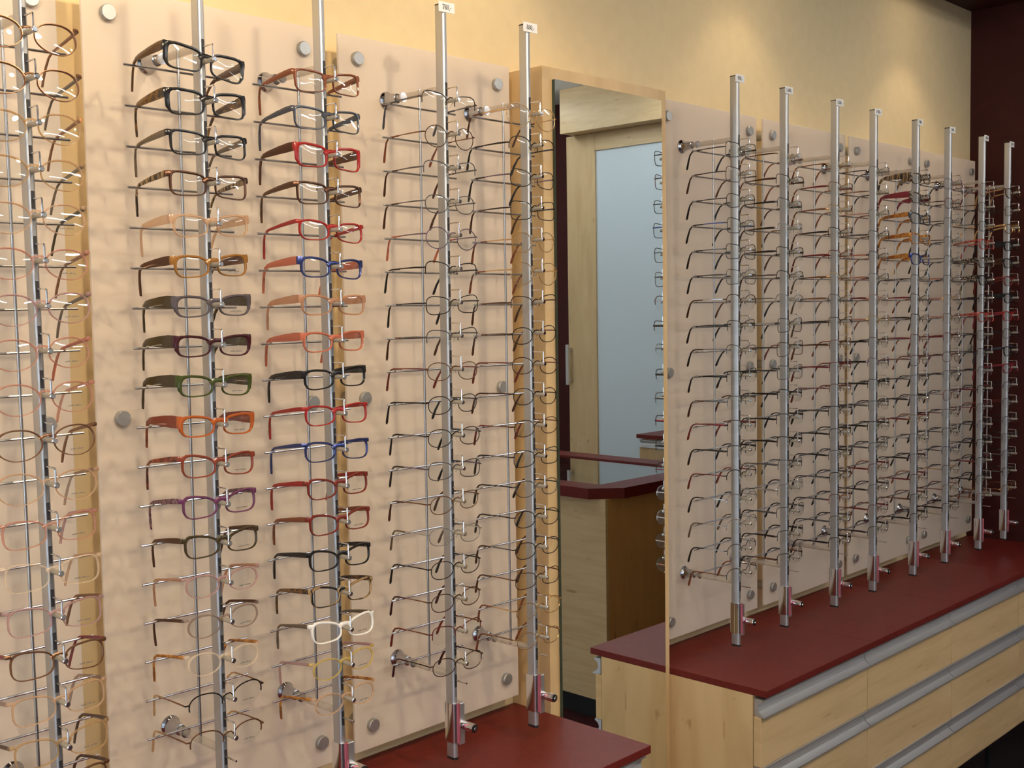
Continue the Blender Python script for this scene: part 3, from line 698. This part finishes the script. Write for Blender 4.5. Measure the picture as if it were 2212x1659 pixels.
R5 = [(MG, 'gold', 'gold', 'darkbrown'), (('half', 'big', .052, .0370, .017, .0009, .0030), 'dark', 'dark', 'black'), (MS, 'dark', 'violet', 'black'), (MR, 'dark', 'dark', 'darkbrown'), (MRd, 'gold', 'gold', 'rust'),
      (MG, 'gold', 'gold', 'rust'), (HS, 'darkbrown', 'darkbrown', 'darkbrown'), (ML, 'dark', 'darkbrown', 'darkbrown'), (ML, 'darkbrown', 'winered', 'maroon'), (ML, 'dark', 'darkbrown', 'darkbrown'),
      (ML, 'darkbrown', 'bronze', 'maroon'), (MS, 'dark', 'gun', 'black'), (ML, 'gun', 'dark', 'black'), (ML, 'dark', 'dark', 'black'), (ML, 'dark', 'gun', 'darkbrown'), (MS, 'darkbrown', 'bronze', 'darkbrown'),
      (ML, 'gold', 'gold', 'rust'), (ML, 'gold', 'bronze', 'rust')]
for k, q in enumerate(R5): wire(4, k, *q)
def cycle(i, plan):
    for k in range(NR):
        q = plan[k]
        if q[0].startswith('P'):
            st = {'PB': PB, 'PS': PS, 'PX': PX, 'PR': PR, 'PT': PT}[q[0]]
            put(i, k, st, C[q[1]], C[q[2]], words=q[3])
        else:
            st = {'MR': MR, 'MS': MS, 'ML': ML, 'HS': HS, 'HR': HR, 'RS': RS, 'HB': HB, 'MG': MG}[q[0]]
            wire(i, k, st, *q[1:])
X6 = [('MR', 'dark', 'dark', 'black'), ('MR', 'darkbrown', 'dark', 'darkbrown'), ('MS', 'dark', 'dark', 'black'), ('MR', 'dark', 'blue', 'black'), ('MR', 'dark', 'gun', 'black'), ('MR', 'gun', 'dark', 'black'),
      ('HB', 'darkbrown', 'silver', 'darkbrown'), ('HR', 'dark', 'dark', 'black'), ('HS', 'gun', 'gun', 'black'), ('HR', 'dark', 'dark', 'black'), ('HR', 'gun', 'gun', 'darkbrown'), ('HR', 'dark', 'winered', 'maroon'),
      ('HR', 'dark', 'dark', 'black'), ('HB', 'dark', 'winered', 'maroon'), ('HB', 'silver', 'silver', 'black'), ('HB', 'silver', 'silver', 'greybrown'), ('HB', 'gun', 'silver', 'black'), ('HB', 'gun', 'bronze', 'rust')]
X7 = [('RS', 'bronze', 'darkbrown', 'rust'), ('HR', 'dark', 'darkbrown', 'rust'), ('HR', 'gun', 'dark', 'darkbrown'), ('HR', 'silver', 'dark', 'darkbrown'), ('HR', 'dark', 'dark', 'darkbrown'), ('HS', 'dark', 'dark', 'darkbrown'),
      ('HB', 'silver', 'gun', 'black'), ('MR', 'dark', 'silver', 'black'), ('MR', 'darkbrown', 'dark', 'maroon'), ('MR', 'gun', 'dark', 'black'), ('HR', 'dark', 'dark', 'black'), ('HR', 'dark', 'dark', 'black'),
      ('HR', 'dark', 'dark', 'black'), ('HR', 'gun', 'gun', 'greybrown'), ('HR', 'silver', 'silver', 'black'), ('HR', 'gun', 'gun', 'black'), ('HR', 'gun', 'dark', 'black'), ('HR', 'dark', 'bronze', 'black')]
X8 = [('RS', 'gold', 'bronze', 'rust'), ('HR', 'bronze', 'winered', 'rust'), ('HR', 'gold', 'bronze', 'rust'), ('HR', 'dark', 'dark', 'darkbrown'), ('HR', 'winered', 'winered', 'maroon'), ('HR', 'gold', 'bronze', 'greybrown'),
      ('HR', 'gun', 'bronze', 'greybrown'), ('HR', 'darkbrown', 'dark', 'greybrown'), ('HR', 'bronze', 'darkbrown', 'rust'), ('HR', 'winered', 'winered', 'maroon'), ('HS', 'bronze', 'winered', 'maroon'), ('HR', 'dark', 'gun', 'black'),
      ('HR', 'dark', 'dark', 'black'), ('HR', 'gun', 'dark', 'black'), ('HR', 'dark', 'gun', 'black'), ('HR', 'winered', 'gun', 'black'), ('HR', 'gun', 'gun', 'black'), ('HR', 'dark', 'dark', 'black')]
X9 = [('HS', 'gun', 'dark', 'black'), ('RS', 'gun', 'bronze', 'black'), ('HS', 'gun', 'rose', 'rust'), ('HR', 'dark', 'gun', 'darkbrown'), ('HR', 'dark', 'rose', 'rust'), ('HR', 'gun', 'rose', 'maroon'),
      ('HR', 'rose', 'winered', 'rust'), ('HR', 'gold', 'rose', 'rust'), ('HR', 'gun', 'dark', 'black'), ('HR', 'violet', 'dark', 'black'), ('HR', 'dark', 'dark', 'black'), ('HR', 'gun', 'gun', 'black'),
      ('HR', 'dark', 'dark', 'black'), ('HR', 'gun', 'gun', 'black'), ('HR', 'winered', 'winered', 'rust'), ('HR', 'gun', 'dark', 'black'), ('HR', 'winered', 'winered', 'rust'), ('HR', 'gun', 'dark', 'black')]
X10 = [('PX', 'blkpat', 'stripe', 'black-gold striped'), ('PX', 'blkpat', 'wine', 'black and red striped'), ('PB', 'slate', 'ambertort', 'slate and amber'), ('PB', 'ambertort', 'ambertort', 'amber tortoise'),
       ('PB', 'blue', 'ambertort', 'blue and amber'), ('HS', 'gun', 'dark', 'black'), ('HR', 'dark', 'winered', 'maroon'), ('HR', 'dark', 'dark', 'darkbrown'), ('HR', 'winered', 'winered', 'rust'),
       ('MS', 'winered', 'bronze', 'maroon'), ('HS', 'gun', 'dark', 'black'), ('HR', 'gun', 'dark', 'black'), ('HR', 'bronze', 'winered', 'rust'), ('HR', 'gun', 'silver', 'black'), ('HR', 'violet', 'dark', 'black'),
       ('HR', 'winered', 'winered', 'rust'), ('HR', 'dark', 'bronze', 'darkbrown'), ('HR', 'dark', 'dark', 'black')]
X11 = [('MS', 'violet', 'bronze', 'black'), ('MS', 'winered', 'dark', 'black'), ('HS', 'gun', 'dark', 'black'), ('HS', 'gun', 'darkbrown', 'black'), ('HS', 'gun', 'dark', 'black'), ('HR', 'gun', 'rose', 'black'),
       ('HR', 'gold', 'rose', 'black'), ('HR', 'bronze', 'rose', 'black'), ('HR', 'winered', 'winered', 'maroon'), ('ML', 'winered', 'winered', 'black'), ('HS', 'gun', 'dark', 'black'), ('MS', 'winered', 'violet', 'black'),
       ('HS', 'gun', 'winered', 'black'), ('HS', 'dark', 'dark', 'black'), ('HS', 'blue', 'dark', 'black'), ('HS', 'gun', 'gold', 'black'), ('HS', 'bronze', 'winered', 'darkbrown'), ('HR', 'dark', 'dark', 'black')]
X12 = [('MG', 'rose', 'winered', 'maroon'), ('MS', 'dark', 'dark', 'black'), ('MS', 'dark', 'dark', 'gold'), ('PS', 'redpat', 'redpat', 'red patterned'), ('PB', 'blkpat', 'blkpat', 'black patterned'), ('PB', 'black', 'blkpat', 'black, pattern-armed'),
       ('HR', 'dark', 'dark', 'black'), ('PS', 'redpat', 'redpat', 'red speckled'), ('MS', 'gun', 'dark', 'black'), ('HS', 'dark', 'dark', 'black'), ('HS', 'violet', 'dark', 'black'), ('HR', 'dark', 'winered', 'black'),
       ('HS', 'gun', 'winered', 'maroon'), ('HS', 'violet', 'dark', 'black'), ('HR', 'dark', 'dark', 'black'), ('HR', 'gun', 'winered', 'black'), ('HR', 'dark', 'dark', 'black'), ('HS', 'bronze', 'bronze', 'rust')]
X13 = [('PT', 'darkbrown', 'tan', 'dark, tan-armed'), ('MS', 'dark', 'dark', 'black'), ('PS', 'gold', 'gold', 'yellow-gold'), ('PX', 'black', 'black', 'black wide-armed'), ('PB', 'black', 'darkbrown', 'black, brown-armed'), ('PS', 'maroon', 'maroon', 'maroon'),
       ('PB', 'black', 'black', 'plain black'), ('PS', 'red', 'wine', 'red'), ('MS', 'dark', 'dark', 'black'), ('PS', 'black', 'slate', 'black, slate-armed'), ('PS', 'wine', 'wine', 'wine-red'), ('HS', 'violet', 'dark', 'black'),
       ('HS', 'gun', 'winered', 'maroon'), ('HR', 'violet', 'dark', 'black'), ('HR', 'gun', 'gun', 'black'), ('HR', 'gun', 'gun', 'black'), ('HR', 'dark', 'gun', 'black'), ('HR', 'gold', 'bronze', 'rust')]
for i, plan in zip(range(5, 13), (X6, X7, X8, X9, X10, X11, X12, X13)): cycle(i, plan)

# ------------------------------------------------------------------ the shop across the room, seen in the mirror
# showcase counter with a glass top
t = tag(empty('showcase_counter', (3.83, -2.0, 0)), 'maple showcase counter with a chamfered red rim and clear glass top', 'showcase')
ox, oy = -3.83, 2.0
out = [(3.405, -1.503), (3.511, -1.406), (4.25, -1.406), (4.25, -2.65), (3.405, -2.65)]
inn = [(3.515, -1.545), (3.530, -1.532), (4.13, -1.532), (4.13, -2.52), (3.515, -2.52)]
mb = MB(); n = 5
v = [(x+ox, y+oy, z) for z in (.908, .950) for (x, y) in out]+[(x+ox, y+oy, z) for z in (.908, .950) for (x, y) in inn]
f = []
for k in range(n):
    j = (k+1) % n
    f += [(k, j, n+j, n+k), (n+k, n+j, 3*n+j, 3*n+k), (3*n+k, 3*n+j, 2*n+j, 2*n+k), (2*n+k, 2*n+j, j, k)]
mb.add(v, f).build('rim', M_TOP, t)
MB().prism([(x+ox, y+oy) for x, y in inn], .938, .944).build('glass_top', M_LENSP, t)
MB().box(3.44+ox, 3.455+ox, -2.62+oy, -1.445+oy, .10, .908).build('front_panel', M_WOODY, t)
MB().box(3.455+ox, 4.21+ox, -1.46+oy, -1.445+oy, .10, .908).build('side_panel', wood('maple_amber_lit', False, 1.0, False, (.66, .37, .13)), t)  # orange maple tone, brightened so the colour carries this face's missing bounce light
MB().box(3.455+ox, 4.21+ox, -2.62+oy, -2.605+oy, .10, .908).build('side_panel', M_WOODV, t)
MB().box(4.195+ox, 4.21+ox, -2.605+oy, -1.46+oy, .10, .908).build('back_panel', M_WOODV, t)
MB().box(3.455+ox, 4.195+ox, -2.605+oy, -1.46+oy, .845, .855).build('display_shelf', mat('dark_velvet', (.03, .012, .012), .9), t)
MB().box(3.50+ox, 4.15+ox, -2.56+oy, -1.50+oy, 0, .10).build('plinth', M_BLACK, t)
def lay(style, a, b, c, x, y, z, rz, words):
    D = specs(style); o = empty('eyeglasses'); o.matrix_world = Matrix.Translation((x, y, z)) @ Matrix.Rotation(rz, 4, 'Z')
    tag(o, words, 'glasses', 'glasses inside the showcase counter')
    setmat(link('frame_front', D['front'], o), a)
    for s in (-1, 1):
        link('lens', D['lens%d' % s], o); tp = link('temple', D['temple%d' % s], o); setmat(tp, b)
        setmat(link('temple_tip', D['tip%d' % s], tp), c); link('nose_pad', D['pad%d' % s], o)
for k, (x, y) in enumerate([(3.62, -1.66), (3.64, -1.86), (3.62, -2.08), (3.85, -1.70), (3.86, -1.93), (3.84, -2.2), (3.64, -2.3)]):
    lay(ML, Mm('silver'), Mm('silver'), C['black'], x, y, .896, -PI/2+rnd.uniform(-.3, .3), 'silver oval wire glasses lying under the showcase glass top')
# low drawer cabinet further back
t = tag(empty('drawer_cabinet', (4.95, -1.85, 0)), 'small maple drawer cabinet with a red top in front of the frosted door', 'drawer cabinet')
MB().box(-.25, .2, -.42, .35, .98, 1.0).build('top', M_TOP, t)
MB().box(-.225, .2, -.40, .34, 0, .98).build('carcass', M_WOODV, t)
for (zt, zh, zb) in ((.975, .935, .70), (.70, .66, .42), (.42, .38, .10)):
    d = MB().box(-.242, -.225, -.405, .34, zb+.002, zh).build('drawer', M_WOODV, t)
    hm = cove(.745); h = link('handle', hm, d); h.matrix_local = Matrix.Translation((-.242, .34, zh+.0385)) @ Matrix.Rotation(-PI/2, 4, 'Z')
# wooden sliding door with frosted glass, bulkhead above it
dr = struct(empty('door_1', (5.2, -2.4, 0)), 'maple sliding door with a tall frosted glass pane')
MB().box(0, .05, -.762, -.546, 0, 2.667).build('stile', M_WOODV, dr)
MB().box(0, .05, .90, 1.10, 0, 2.667).build('stile', M_WOODV, dr)
MB().box(.0005, .05, -.545, .90, 2.567, 2.667).build('top_rail', M_WOODY, dr)
MB().box(.0005, .05, -.545, .90, 0, .22).build('bottom_rail', M_WOODH, dr)
MB().box(.012, .022, -.546, .90, .22, 2.567).build('glass_pane', M_FROST, dr)
hb = MB().box(-.045, -.030, -.752, -.730, 1.20, 1.44, bev=.002).box(-.031, 0, -.747, -.735, 1.22, 1.235).box(-.031, 0, -.747, -.735, 1.405, 1.42).build('door_handle', M_ALU2, dr)
struct(MB().box(5.08, XR, -3.105, -1.2, 2.668, ZC_).build('trim_2', M_WOODY), 'maple bulkhead above the frosted sliding door')
